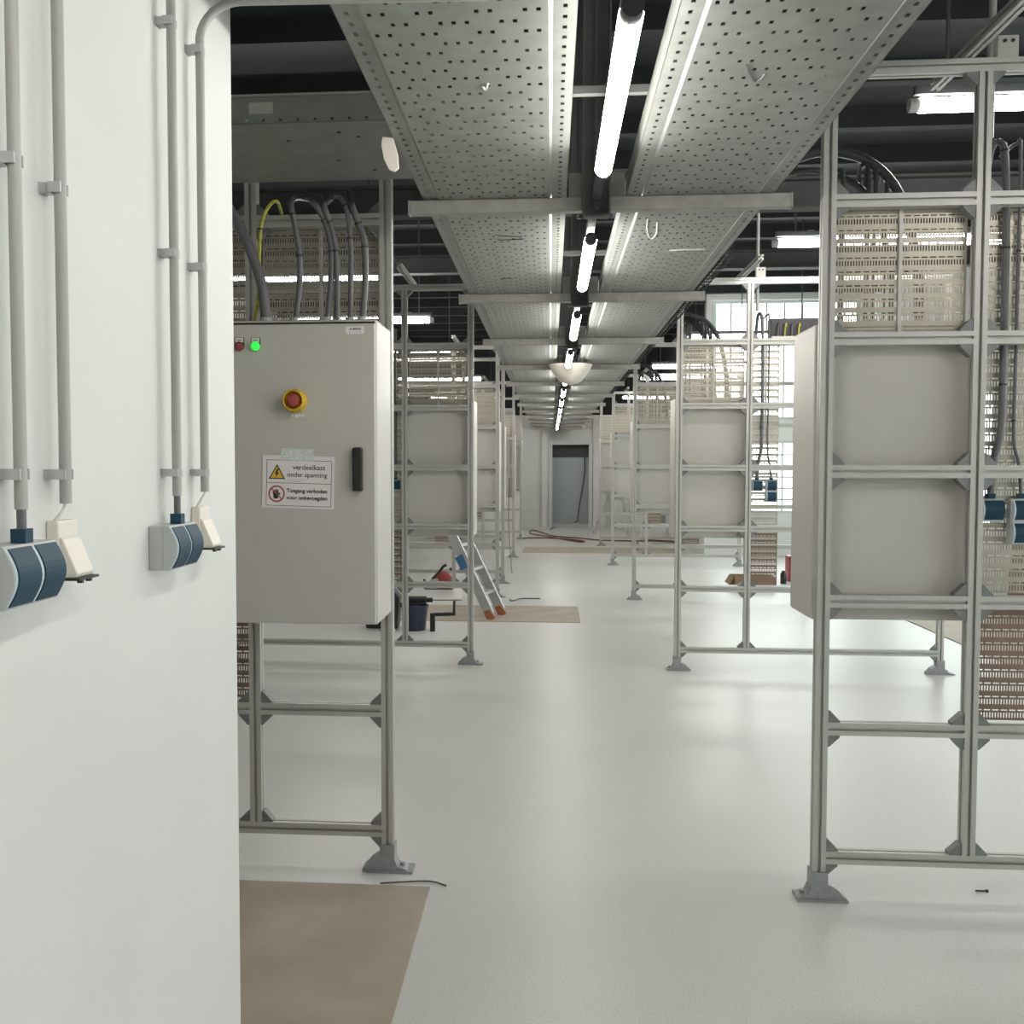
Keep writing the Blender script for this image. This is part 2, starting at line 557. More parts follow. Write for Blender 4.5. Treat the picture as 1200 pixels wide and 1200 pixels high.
RY = [3.69, 7.78, 11.82, 15.85, 19.6]
LY = [3.82, 7.87, 11.9, 13.27, 17.07, 21.2]
for k, y in enumerate(RY):
    frame(1, k, y, 1.915 if k < 4 else 1.45, k < 4)
for k, y in enumerate(LY):
    frame(-1, k, y, 1.9, k < 4)

# ------------------------------------------------------------------ cabinets
CW, CH, CD = .60, 1.05, .33


def cabinet(label, x0, yback, facing, name='control_cabinet', CW=CW):
    """facing -1: door towards the camera, +1: away. origin at its lower left corner at the mounting plane"""
    t = thing(name, label, 'cabinet', (x0, yback, .995), 0, 'grey control cabinets on the frames')
    s_ = facing
    MB().box(0, CW, 0, s_ * (CD - .022), 0, CH).build('body', CAB, t, bevel=.006)
    MB().box(.006, CW - .006, s_ * (CD - .022), s_ * (CD - .016), .006, CH - .008).build('door_seal', SEAL, t)
    dr = MB().box(.003, CW - .003, s_ * (CD - .016), s_ * CD, .004, CH - .016).build('door', CAB, t, bevel=.004)
    return t, dr


for k, y in enumerate(RY):
    t, dr = cabinet('grey cabinet on the back of the %s frame right of the aisle' % ORD[k], .957 - h - .002, y + h + .032, 1, CW=.555)
    MB().box(.05, .09, CD, CD + .02, .4, .56).build('handle', BLACKP, dr)
for k, y in enumerate(LY):
    if k == 0:
        continue
    t, dr = cabinet('grey cabinet on the back of the %s frame left of the aisle' % ORD[k], -.613 + h + .002 - .555, y + h + .032, 1, CW=.555)
    MB().box(.05, .09, CD, CD + .02, .4, .56).build('handle', BLACKP, dr)

CX0 = -.594 - CW
CY = LY[0] - h - .003
cabn, doorn = cabinet('grey cabinet with emergency stop and warning sign facing the camera', CX0, CY, -1)
YD = CY - CD                      # front of its door


def loc_on_door(x, y):
    p = ony(x, y, YD)
    return Vector((p.x - CX0, -CD, p.z - .995))


# handle
p = loc_on_door(420, 550)
hd = MB().box(-.017, .017, -.026, 0, -.075, .075).build('handle', BLACKP, doorn, loc=p, bevel=.006)
MB().box(-.010, .010, -.031, -.026, -.055, .03).build('grip_insert', SEAL, hd)
# pilot lights with name tags
for x, m, nm in ((281, REDLENS, 'red_pilot_light'), (300, GREENLENS, 'green_pilot_light')):
    p = loc_on_door(x, 406)
    o = MB().prism([(-.016, .03), (-.016, 0), (-.0125, -.011), (0, -.017), (.0125, -.011), (.016, 0), (.016, .03)], 'y', -.004, 0).build('lamp_holder', BLACKP, doorn, loc=p)
    MB().lathe([(.0155, -.004), (.0155, -.012), (.012, -.017), (.005, -.019)], 'y', 16).build('lens', m, o, smooth=True)
    tg = MB().box(-.0135, .0135, -.0055, -.004, .0135, .0285).build('name_tag', PAPER, o)
    MB().box(-.008, .008, -.006, -.0055, .019, .022).build('lettering', INK, tg)
# emergency stop
p = loc_on_door(347, 470)
es = MB().lathe([(.040, 0), (.040, -.008), (.036, -.016), (.036, -.046), (.033, -.048), (.031, -.046), (.030, -.02), (.0, -.02)], 'y', 28).build('emergency_stop_shroud', YELLOW, doorn, loc=p, smooth=True)
MB().lathe([(.012, -.018), (.012, -.034), (.021, -.036), (.0225, -.042), (.019, -.049), (.010, -.052)], 'y', 24).build('stop_button', RED, es, smooth=True)
p = loc_on_door(349, 487)
tgm = MB().box(-.026, .026, -.0015, 0, -.009, .009).build('stop_caption', CAB, doorn, loc=p)
for i, w in enumerate((.006, .012, .010, .008)):
    MB().box(-.02 + i * .0115, -.02 + i * .0115 + w * .8, -.0022, -.0015, -.003 - .002 * (i % 2), .004).build('letter_stroke', WHITEP, tgm)
# name plate
p = loc_on_door(416, 387)
npm = MB().box(-.031, .031, -.002, 0, -.0125, .0125).build('name_plate', PAPER, doorn, loc=p)
o = inst('lettering', text_mesh('-A-800/N', .011, INK, .0003, 'CENTER'), npm, (0, -.0023, .0005), (math.pi / 2, 0, 0))
for i in range(5):
    MB().box(-.02 + i * .0085, -.02 + i * .0085 + .006, -.0024, -.002, -.0075, -.0055).build('small_print', PVC, npm)

# warning sign taped on the door
pc = ony(349.7, 565, YD)
sg = thing('warning_sign', 'printed Dutch warning sheet taped on the cabinet door', 'sign', (pc.x, YD - .0015, pc.z))
sg.rotation_euler = (0, math.radians(1.6), 0)
SW, SH = .252, .180
MB().box(-SW / 2, SW / 2, -.0008, 0, -SH / 2, SH / 2).build('sheet', PAPER, sg)
MB().box(-.062, .052, -.0016, -.0008, SH / 2 - .016, SH / 2 + .024).build('tape', TAPE, sg)
yi = -.0013


def bar(x0, x1, z0, z1, m=INK, n='border_line'):
    return MB().box(x0, x1, yi, -.0008, z0, z1).build(n, m, sg)


bx0, bx1, bz0, bz1, bzm = -.112, .116, -.083, .075, -.004
bar(bx0, bx1, bz1 - .0016, bz1); bar(bx0, bx1, bz0, bz0 + .0016); bar(bx0, bx0 + .0016, bz0, bz1); bar(bx1 - .0016, bx1, bz0, bz1); bar(bx0, bx1, bzm - .0008, bzm + .0008)
cx = -.075
tri = MB().prism([(cx - .029, .009), (cx + .029, .009), (cx, .060)], 'y', yi, -.0008).build('warning_triangle', INK, sg)
MB().prism([(cx - .0225, .0128), (cx + .0225, .0128), (cx, .0525)], 'y', yi - .0003, yi).build('triangle_field', YELINK, tri)
MB().prism([(cx + .002, .046), (cx - .008, .027), (cx - .0015, .0275), (cx - .005, .0135), (cx + .008, .0315), (cx + .0015, .031), (cx + .006, .042)], 'y', yi - .0006, yi - .0003).build('lightning_bolt', INK, tri)
for s, x, z, sz, bo in (('verdeelkast', -.020, .043, .0245, 0.0002), ('onder spanning', -.040, .018, .0228, 0.0002),
                        ('Toegang verboden', -.040, -.036, .0188, 0.0005), ('voor onbevoegden', -.040, -.060, .0188, 0.0005)):
    inst('lettering', text_mesh(s, sz, INK, bo), sg, (x, yi, z), (math.pi / 2, 0, 0))
for i, w in enumerate((.062, .045)):
    bar(-.038, -.038 + w, .006 - i * .005, .0072 - i * .005, PVC, 'small_print')
cz = -.042
ring = MB()
N = 32
for i in range(N):
    a, c = 2 * math.pi * i / N, 2 * math.pi * (i + 1) / N
    ro, ri = .029, .0235
    ring.quad((cx + ro * math.cos(a), yi, cz + ro * math.sin(a)), (cx + ro * math.cos(c), yi, cz + ro * math.sin(c)), (cx + ri * math.cos(c), yi, cz + ri * math.sin(c)), (cx + ri * math.cos(a), yi, cz + ri * math.sin(a)))
rg = ring.build('prohibition_ring', REDINK, sg)
ha = MB().prism([(cx - .009, cz - .017), (cx + .004, cz - .017), (cx + .009, cz - .004), (cx + .014, cz + .002), (cx + .011, cz + .005), (cx + .006, cz + .001), (cx + .007, cz + .013), (cx + .0035, cz + .0135), (cx + .002, cz + .004), (cx + .001, cz + .0165), (cx - .0025, cz + .0165), (cx - .003, cz + .004), (cx - .0055, cz + .014), (cx - .0085, cz + .013), (cx - .0075, cz + .002), (cx - .0115, cz + .009), (cx - .014, cz + .007), (cx - .011, cz - .008)], 'y', yi - .0002, -.0008).build('hand_symbol', INK, rg)
MB().prism([(cx - .0195, cz + .0165), (cx - .0165, cz + .0195), (cx + .0195, cz - .0165), (cx + .0165, cz - .0195)], 'y', yi - .0005, yi - .0003).build('prohibition_bar', REDINK, rg)

# ------------------------------------------------------------------ cables above the near left cabinet
ZT = .995 + CH


def cable(name, label, pts, r, m, ties=(), glands=None, group=None, seg=10, n=8):
    path = smooth_path(pts, n)
    o = MB().tube(path, r, seg).build(name, m, None, smooth=True)
    tag(o, label, 'cable', group)
    for i in ties:
        j = int(i * (len(path) - 2))
        dirv = (path[j + 1] - path[j]).normalized()
        MB().tube([path[j] - dirv * .003, path[j] + dirv * .003], r + .0025, seg).build('cable_tie', BLACKP, o)
    if glands:
        b0 = path[0]
        MB().tube([b0 - Vector((0, 0, .0)), b0 + Vector((0, 0, .035))], [r + .008, r + .005], 12).build('gland', GREYP, o, smooth=True)
    return o


YC = CY - .12


def cp(x, y, Y=None):
    return ony(x, y, YC if Y is None else Y)


def topp(x, dy=0.0):
    q = ony(x, 368, YC + dy); q.z = ZT + .001; return q


cable('thick_grey_hose', 'thick grey hose bending left above the near cabinet', [topp(312), cp(308, 340), cp(298, 305), cp(284, 272), cp(268, 244), cp(240, 215)], .019, HOSE, glands=1)
cable('earth_wire', 'green and yellow earth wire curving above the near cabinet', [topp(297, .02), cp(303, 345), cp(304, 300), cp(306, 265), cp(314, 243), cp(324, 236), cp(330, 250, YC + .12)], .0065, GREENYEL, ties=(.5,))
cable('grey_cable', 'single grey cable beside the thick hose, bent back at top', [topp(345), cp(351, 335), cp(351, 300), cp(346, 265), cp(341, 240), cp(346, 232, YC + .1), cp(356, 232, YC + .3)], .0105, HOSE, ties=(.35, .6), glands=1)
cable('grey_cable', 'grey cable leaning left at its top, left of the tied pair', [topp(383), cp(388, 330), cp(388, 290), cp(380, 258), cp(366, 236), cp(356, 232, YC + .2)], .011, HOSE, ties=(.4, .62), glands=1)
cable('grey_cable', 'grey cable of the tied pair above the cabinet, right one', [topp(394, .03), cp(395, 330), cp(393, 290), cp(386, 260), cp(379, 240), cp(376, 232, YC + .2)], .010, HOSE, ties=(.4, .62), glands=1)
cable('grey_cable', 'grey cable arching over to the left above the cabinet', [topp(410, .02), cp(411, 330), cp(411, 290), cp(407, 250), cp(399, 232), cp(390, 231), cp(383, 238, YC + .12)], .0085, HOSE, ties=(.4, .58), glands=1)
cable('grey_cable', 'thick grey cable nearest to the right post above the cabinet', [topp(424), cp(428, 330), cp(427, 285), cp(420, 262), cp(412, 240), cp(408, 225, YC + .15)], .012, HOSE, ties=(.4, .62), glands=1)

# ------------------------------------------------------------------ cables and sockets on the right-hand frames
for k in range(3):
    X, Y = frames[(1, k)]
    yc = Y + .20
    w = ['nearest', 'second', 'third'][k]
    cable('dark_hose', 'thick dark hose arching into the %s right cabinet' % w,
          [(X + .38, yc, ZT + .001), (X + .37, yc, ZT + .22), (X + .31, yc, ZT + .47), (X + .20, yc + .02, ZT + .61), (X + .05, yc + .05, ZT + .66), (X - .08, yc + .1, ZT + .63), (X - .12, yc + .40, ZT + .60), (X - .12, yc + 1.6, ZT + .60)],
          .018, HOSEDARK, glands=1, seg=12)
    cable('dark_hose', 'lower dark hose beneath the big arch of the %s right cabinet' % w,
          [(X + .30, yc + .06, ZT + .001), (X + .29, yc + .06, ZT + .25), (X + .22, yc + .06, ZT + .48), (X + .10, yc + .08, ZT + .58), (X - .06, yc + .1, ZT + .60), (X - .16, yc + .40, ZT + .59), (X - .165, yc + 1.6, ZT + .59)],
          .012, HOSEDARK, glands=1)
    for j, (dx, top) in enumerate(((.07, .56), (.10, .58), (.19, .60), (.215, .59), (.255, .57))):
        cable('black_cable', '%s thin black cable from the aisle looping above the %s right cabinet' % (['first', 'second', 'third', 'fourth', 'fifth'][j], w),
              [(X + dx, yc, ZT + .001), (X + dx, yc, ZT + .25), (X + dx + .004, yc, ZT + top - .04), (X + dx - .012, yc + .03, ZT + top), (X + dx - .004, yc + .09, ZT + top - .03), (X + dx + .012, yc + .13, ZT + top - .10)],
              .0085, HOSEDARK, glands=1, seg=8, n=6, group='thin black cables above the %s right cabinet' % w)


def socket(label, X, Y, Z, nz, parent=None, w=.082, facing='y'):
    """surface socket of nz stacked units, front towards the camera"""
    t = thing('blue_socket', label, 'socket', (X, Y, Z), 0, 'blue surface sockets')
    MB().box(0, w, -.038, 0, 0, .08 * nz).build('housing', GREYP, t, bevel=.004)
    for i in range(nz):
        pts = [(-.036 - .016 * math.sin(math.pi * q / 8), .080 * i + .003 + .074 * q / 8) for q in range(9)]
        MB().prism([(-.034, .080 * i + .003)] + pts + [(-.034, .080 * i + .077)], 'x', .012, w - .004).build('hinged_lid', BLUEP, t, smooth=False)
        MB().prism([(-.034, .080 * i + .003)] + [(a - .001, c) for a, c in pts] + [(-.034, .080 * i + .077)], 'x', .007, .012).build('lid_edge', PALEBLUE, t)
    MB().box(w / 2 - .012, w / 2 + .012, -.032, -.010, .08 * nz, .08 * nz + .018).build('cable_gland', BLUEP, t)
    return t


for k in range(2):
    X, Y = frames[(1, k)]
    w = ['nearest', 'second'][k]
    ys = Y + h + .042
    xb = X + AB
    zs = 1.35
    socket('single blue socket on the slotted plate of the %s right frame' % w, xb + .032, ys - .0, zs, 1)
    socket('double blue socket, lids stacked, on the %s right frame' % w, xb + .135, ys - .0, zs - .08, 2)
    cable('grey_riser_cable', 'grey cable running down the slotted plate of the %s right frame' % w,
          [(xb + .073, ys - .02, zs + .098), (xb + .078, ys - .02, zs + .2), (xb + .102, ys - .02, zs + .32), (xb + .105, ys - .02, 1.9), (xb + .105, ys - .02, 2.3), (xb + .10, ys - .01, 2.60), (xb + .09, ys + .01, 2.67), (xb + .08, ys + .06, 2.66), (xb + .075, ys + .1, 2.52)],
          .012, HOSE, ties=(.36, .52, .68))
    cable('grey_riser_cable', 'thinner grey cable beside the riser cable on the %s right frame' % w,
          [(xb + .176, ys - .02, zs + .098), (xb + .168, ys - .015, zs + .2), (xb + .150, ys - .012, zs + .3), (xb + .150, ys - .012, 1.95), (xb + .150, ys - .012, 2.60), (xb + .14, ys, 2.66), (xb + .12, ys + .08, 2.64)],
          .006, HOSE, ties=(.4, .6))
    c = MB().cyl((xb + .075, ys + .06, 2.70), (xb + .075, ys + .06, ZC), .012, 12).build('ceiling_conduit', PVC, None, smooth=True)
    tag(c, 'grey conduit pipe rising to the ceiling behind the %s right frame' % w, 'pipe')
    j = thing('junction_box', 'small grey junction box on top beam of the %s right frame' % w, 'junction box', (X + AB + .07, Y, RAILZ[-1] + h))
    MB().box(-.035, .035, -.02, .02, 0, .075).build('housing', CAB, j, bevel=.004)
    MB().cyl((-.012, -.024, .055), (-.012, -.02, .055), .006, 10).build('knockout', BLACKP, j)
    MB().cyl((.014, -.024, .055), (.014, -.02, .055), .006, 10).build('knockout', BLACKP, j)
X, Y = frames[(-1, 1)]
socket('blue socket on the slotted plate of the second left frame', X - AB - .12, Y + h + .042, 1.35, 1)
cable('grey_riser_cable', 'grey cable feeding the blue socket on the second left frame', [(X - AB - .079, Y + h + .022, 1.448), (X - AB - .079, Y + h + .022, 1.7), (X - AB - .079, Y + h + .022, 2.3), (X - AB - .079, Y + h + .03, 2.6)], .012, HOSE)

# ------------------------------------------------------------------ cable trays along the hall
TZ = 2.447
rows_cache = {}


def tray_mesh(w, L, holes=True):
    """perforated bottom with two bead ridges, flanges with a single hole row, upright sides"""
    mb = MB()
    e = .05                      # flange width
    rz = .005                    # flange stands this much higher
    bw = w - 2 * e - .016
    x0 = e + .008
    pitch = .05
    n = int(L / pitch)
    A = [(.18, 2), (.48, 3), (.78, 2)]
    B_ = [(.07, 2), (.33, 2), (.65, 2), (.91, 2)]
    hw, hl, sp = .009, .017, .027
    for i in range(n):
        y0, y1 = i * L / n, (i + 1) * L / n
        ya, yb_ = y0 + (y1 - y0 - hl) / 2, y0 + (y1 - y0 + hl) / 2
        xs = []
        for c, cnt in (A if i % 2 else B_):
            for q in range(cnt):
                xc = x0 + c * bw + (q - (cnt - 1) / 2) * sp
                xs.append((xc - hw / 2, xc + hw / 2))
        xs.sort()
        mb.quad((x0, y0, 0), (x0 + bw, y0, 0), (x0 + bw, ya, 0), (x0, ya, 0))
        mb.quad((x0, yb_, 0), (x0 + bw, yb_, 0), (x0 + bw, y1, 0), (x0, y1, 0))
        x = x0
        for a, c in xs:
            mb.quad((x, ya, 0), (a, ya, 0), (a, yb_, 0), (x, yb_, 0)); x = c
        mb.quad((x, ya, 0), (x0 + bw, ya, 0), (x0 + bw, yb_, 0), (x, yb_, 0))
        for fx in (0, w - e):    # flange strip with its hole row
            a, c = fx + e / 2 - .0045, fx + e / 2 + .0045
            z = rz
            mb.quad((fx, y0, z), (fx + e, y0, z), (fx + e, ya, z), (fx, ya, z))
            mb.quad((fx, yb_, z), (fx + e, yb_, z), (fx + e, y1, z), (fx, y1, z))
            mb.quad((fx, ya, z), (a, ya, z), (a, yb_, z), (fx, yb_, z))
            mb.quad((c, ya, z), (fx + e, ya, z), (fx + e, yb_, z), (c, yb_, z))
    bot = mb.mesh('tray_bottom', GALV, recalc=False)
    sd = MB()
    for a, c, za, zb in ((e, e + .008, rz, 0), (w - e - .008, w - e, 0, rz)):
        sd.quad((a, 0, za), (c, 0, zb), (c, L, zb), (a, L, za))
    ridge = sd.mesh('bead_ridge', GALV, recalc=False)
    s1 = MB().box(0, .0015, 0, L, rz, .075).box(0, .010, 0, L, .073, .075).mesh('side_wall', GALV)
    s2 = MB().box(w - .0015, w, 0, L, rz, .075).box(w - .010, w, 0, L, .073, .075).mesh('side_wall', GALV)
    return bot, ridge, s1, s2


BARY = [3.52 - 1.93 * 2 + 1.93 * k for k in range(14)]     # supports, two of them behind the view
SEC = 3.86
trayw = .487
TM = tray_mesh(trayw, SEC - .004)
YT0 = BARY[0] - .02
nsec = 7
for side, x in (('left', -.436), ('right', .250)):
    for s_ in range(nsec):
        y = YT0 + s_ * SEC
        if y > 24.5:
            continue
        L = min(SEC, YE - .05 - y)
        t = thing('cable_tray', 'galvanised perforated cable tray, %s length in the %s run' % (ORD[s_], side), 'cable tray', (x, y, TZ), 0, 'main cable trays')
        for nm, me in zip(('tray_bottom', 'bead_ridge', 'side_wall', 'side_wall'), TM):
            o = inst(nm, me, t)
            o.scale = (1, L / SEC, 1)
            if nm == 'tray_bottom':
                md = o.modifiers.new('thickness', 'SOLIDIFY'); md.thickness = .0015; md.offset = 1

TRAYS = {(o.location.x < 0, round((o.location.y - YT0) / SEC)): o for o in COL.objects if o.name.startswith('cable_tray')}


def tray_mark(pts, r, m, nm):
    ps = [onz(x, y, TZ - .001) for x, y in pts]
    root = TRAYS[(ps[0].x < .1, int((ps[0].y - YT0) // SEC))]
    MB().tube(smooth_path([p_ - root.location for p_ in ps], 5), r, 6).build(nm, m, root)


tray_mark([(581, 275), (590, 276.5), (602, 277), (612, 277.5)], .0022, MARK, 'marker_stroke')
tray_mark([(583, 281), (595, 281), (614, 280)], .0022, MARK, 'marker_stroke')
tray_mark([(587, 327), (593, 326), (601, 326.5)], .002, MARK, 'marker_stroke')
tray_mark([(785, 293.5), (800, 292.5), (826, 292)], .003, WHITEP, 'chalk_mark')
tray_mark([(759, 256), (758, 268), (762, 280), (769, 274), (770, 260)], .0016, WHITEP, 'chalk_mark')
tray_mark([(875, 76), (878, 86), (884, 95), (891, 93), (897, 86)], .0022, HOSE, 'wire_end')
tray_mark([(566, 101), (569, 105), (572, 98)], .003, WHITEP, 'chalk_mark')
HX = .148
for k, y in enumerate(BARY):
    if y < 0.5 or y > YE - .2:
        continue
    t = thing('tray_support', 'galvanised crossbar with dark hanger under both trays, %s from the camera' % ORD[k - 1 if k else 0], 'support', (HX, y, 0), 0, 'supports of the main trays')
    MB().box(-.628, .640, -.02, .02, TZ - .047, TZ - .001).build('crossbar', GALVBAR, t, bevel=.003)
    MB().box(-.634, -.628, -.021, .021, TZ - .048, TZ).build('end_cap', GALVBAR, t)
    MB().box(.640, .646, -.021, .021, TZ - .048, TZ).build('end_cap', GALVBAR, t)
    hg = MB().box(-.046, -.040, -.075, -.022, TZ - .075, ZC - .17).box(.040, .046, -.075, -.022, TZ - .075, ZC - .17).box(-.040, .040, -.028, -.022, TZ - .075, ZC - .17)
    hg.box(-.006, .006, -.040, -.028, TZ - .075, ZC - .17).box(-.04, .04, -.07, -.028, TZ - .078, TZ - .072)
    hg.build('hanger', DARKGALV, t)
    MB().box(-.09, .098, .022, .026, TZ - .0, TZ + .09).build('bracket_plate', GALVBAR, t)
    for q in (-.055, .055):
        MB().cyl((q, -.03, TZ - .076), (q, -.03, TZ - .062), .008, 8).build('bolt', ALUDARK, t)

# tube lights hung in the gap
TLX, TLZ = .146, 2.385


def tube_light(label, c, L, axis, group, r=.024, rail=(0, 0)):
    t = thing('tube_light', label, 'light', c, 0 if axis == 'y' else -math.pi / 2, group)
    MB().cyl((0, -L / 2 + .04, 0), (0, L / 2 - .04, 0), r, 16).build('tube', TUBE, t, smooth=True)
    for s_ in (-1, 1):
        MB().cyl((0, s_ * (L / 2 - .04), 0), (0, s_ * L / 2, 0), r - .002, 14).build('end_cap', DARKSTEEL if axis == 'y' else GREYP, t, smooth=True)
        MB().box(-.008, .008, s_ * (L / 2 - .25) - .02, s_ * (L / 2 - .25) + .02, r - .004, r + .05).build('clip', GREYP, t)
    MB().box(-.014, .014, -L / 2 + .02 - rail[0], L / 2 - .02 + rail[1], r + .012, r + .045).build('rail', DARKSTEEL, t)
    return t


for k, y in enumerate(BARY):
    if k < 1:
        continue
    y1 = y - .52
    if y1 > YE:
        continue
    w = 'behind the camera' if k == 1 else '%s in the row between the trays' % ORD[k - 2]
    tube_light('lit tube light, %s' % w, (TLX, y1 - .54, TLZ), 1.08, 'y', 'tube lights between the trays', rail=(.22, .46))

# ------------------------------------------------------------------ tube lights across the side bays
LZ = 3.02


def side_lamp(label, px_left, py, L=1.5, right_end=False):
    p = onz(px_left, py, LZ)
    cx_ = p.x + (-L / 2 if right_end else L / 2)
    t = tube_light(label, (cx_, p.y, LZ), L, 'x', 'tube lights across the side bays', r=.03)
    for s_ in (-1, 1):
        MB().box(-.006, .006, s_ * L * .4 - .006, s_ * L * .4 + .006, .07, ZC - LZ).build('suspension_rod', DARKSTEEL, t)
    return t


side_lamp('lit tube light across the right bay behind the nearest frame', 1065, 124)
side_lamp('lit tube light across the right bay behind the second frame', 905, 285)
side_lamp('lit tube light across the third bay on the right', 800, 396)
side_lamp('lit tube light across the fourth bay on the right', 762, 430)
side_lamp('lit tube light across the fifth bay on the right', 746, 443)
side_lamp('lit tube light across the far bay on the right', 728, 466)
side_lamp('lit tube light high above the near left cabinet', 455, 327, right_end=True)
side_lamp('lit tube light in the second left bay', 508, 375, right_end=True)
side_lamp('lit tube light in the third left bay', 540, 410, right_end=True)
side_lamp('lit tube light in the fourth left bay', 566, 444, right_end=True)
side_lamp('lit tube light in the fifth left bay', 583, 466, right_end=True)
t = tube_light('unseen tube light added to brighten the right bay beside the camera', (2.7, 1.0, LZ), 1.5, 'x', 'tube lights across the side bays', r=.03)  # added lamp out of view, brightens the cabinet backs on the right
for s_ in (-1, 1):
    MB().box(-.006, .006, s_ * .6 - .006, s_ * .6 + .006, .07, ZC - LZ).build('suspension_rod', DARKSTEEL, t)

# ------------------------------------------------------------------ steel beams above the trays
for i, (y, zb0) in enumerate(((6.0, 2.99), (10.0, 3.40))):
    x1 = XR - .01
    b_ = MB().box(XL + .01, x1, y - .06, y + .06, zb0, zb0 + .015).box(XL + .01, x1, y - .06, y + .06, zb0 + .155, zb0 + .17).box(XL + .01, x1, y - .005, y + .005, zb0 + .015, zb0 + .155).build('steel_beam', BEAM)
    tag(b_, 'grey steel beam crossing above the trays, %s from the camera' % ORD[i], 'beam', 'cross beams')

# branch tray to the left
BZ = 2.527
BX, BY = .0, 2.93
bt = thing('branch_tray', 'wide galvanised tray branching off to the left near the camera', 'cable tray', (BX, BY, BZ))
MB().box(-3.2, 0, 0, .60, 0, .0015).build('tray_bottom', GALV, bt)
sw = MB()
n = 64
zb, zc_, zd = .006, .013, .075
sw.quad((-3.2, 0, 0), (0, 0, 0), (0, 0, zb), (-3.2, 0, zb))
for i in range(n):
    x0_, x1_ = -3.2 + 3.2 * i / n, -3.2 + 3.2 * (i + 1) / n
    xm = (x0_ + x1_) / 2
    sw.quad((x0_, 0, zb), (xm - .004, 0, zb), (xm - .004, 0, zc_), (x0_, 0, zc_))
    sw.quad((xm + .004, 0, zb), (x1_, 0, zb), (x1_, 0, zc_), (xm + .004, 0, zc_))
sw.quad((-3.2, 0, zc_), (0, 0, zc_), (0, 0, zd), (-3.2, 0, zd))
sw.quad((-3.2, 0, zd), (0, 0, zd), (0, .012, zd + .006), (-3.2, .012, zd + .006))
o = sw.build('side_wall', GALV, bt)
MB().box(-3.2, 0, .597, .60, 0, .08).build('side_wall', GALV, bt)
p = ony(306, 127, BY)
MB().box(-.035, .035, -.002, 0, -.016, .016).build('sticker', CAB, bt, loc=(p.x - BX, 0, p.z - BZ))
for q, (x, y) in enumerate(((338, 165), (397, 155), (420, 160), (397, 188), (439, 199))):
    pp = onz(x, y, BZ)
    MB().cyl((0, 0, -.001), (0, 0, .0), .007, 8).build('drill_hole', MARK, bt, loc=(pp.x - BX, pp.y - BY, 0))
# white plastic guard hanging on the tray edge
p = onx(455, 183, -.452)
gd = MB()
outl = [(-.016, .055), (.014, .05), (.028, .0), (.030, -.035), (.018, -.044), (.002, -.038), (-.012, -.01), (-.02, .03)]
gd.prism(outl, 'y', -.003, .003)
o = gd.build('plastic_edge_guard', CREAM, None, loc=p, bevel=.002)
tag(o, 'white plastic guard hanging at the edge of the left tray', 'edge guard')

# wire mesh tray right of the main run
wm = MB()
bx, bw, bz = .752, .16, 2.60
wy0, wy1 = 5.3, 16.0
for x in (0, .04, .08, .12, .16):
    wm.box(bx + x - .003, bx + x + .003, wy0, wy1, bz - .003, bz + .003)
for z in (.03, .06):
    for x in (0, bw):
        wm.box(bx + x - .003, bx + x + .003, wy0, wy1, bz + z - .003, bz + z + .003)
y = wy0 + .02
while y < wy1:
    wm.box(bx - .003, bx + bw + .003, y - .0025, y + .0025, bz - .008, bz - .003)
    wm.box(bx - .006, bx - .003, y - .0025, y + .0025, bz - .008, bz + .07)
    wm.box(bx + bw + .003, bx + bw + .006, y - .0025, y + .0025, bz - .008, bz + .07)
    y += .1
o = wm.build('wire_mesh_tray', DARKSTEEL)
tag(o, 'dark wire mesh tray running beside the right cable tray', 'cable tray')
for i in range(3):
    yy = wy0 + .3
    o = MB().tube([(bx + .035 + i * .045, wy0, bz + .018), (bx + .035 + i * .045 + .008, 8, bz + .02), (bx + .035 + i * .045, 12, bz + .018), (bx + .035 + i * .045, wy1, bz + .018)], .014, 8).build('black_bundle', HOSEDARK, None, smooth=True)
    tag(o, '%s black cable lying in the wire mesh tray' % ['leftmost', 'middle', 'rightmost'][i], 'cable', 'cables in the wire mesh tray')

# translucent fixture hanging beneath the row of lights
p = onz(666, 440, 2.42)
fx = thing('plastic_wrapped_detector', 'cream translucent wrapped fixture hanging beneath the row of lights', 'fixture', (p.x, 9.0, 2.245))
MB().lathe([(.03, .0), (.09, .02), (.13, .07), (.17, .13), (.19, .17), (.15, .175), (.10, .15)], 'z', 16).build('wrapping', CREAM, fx, smooth=True)
MB().cyl((0, 0, .14), (0, 0, .30), .05, 12).build('mount', DARKSTEEL, fx)

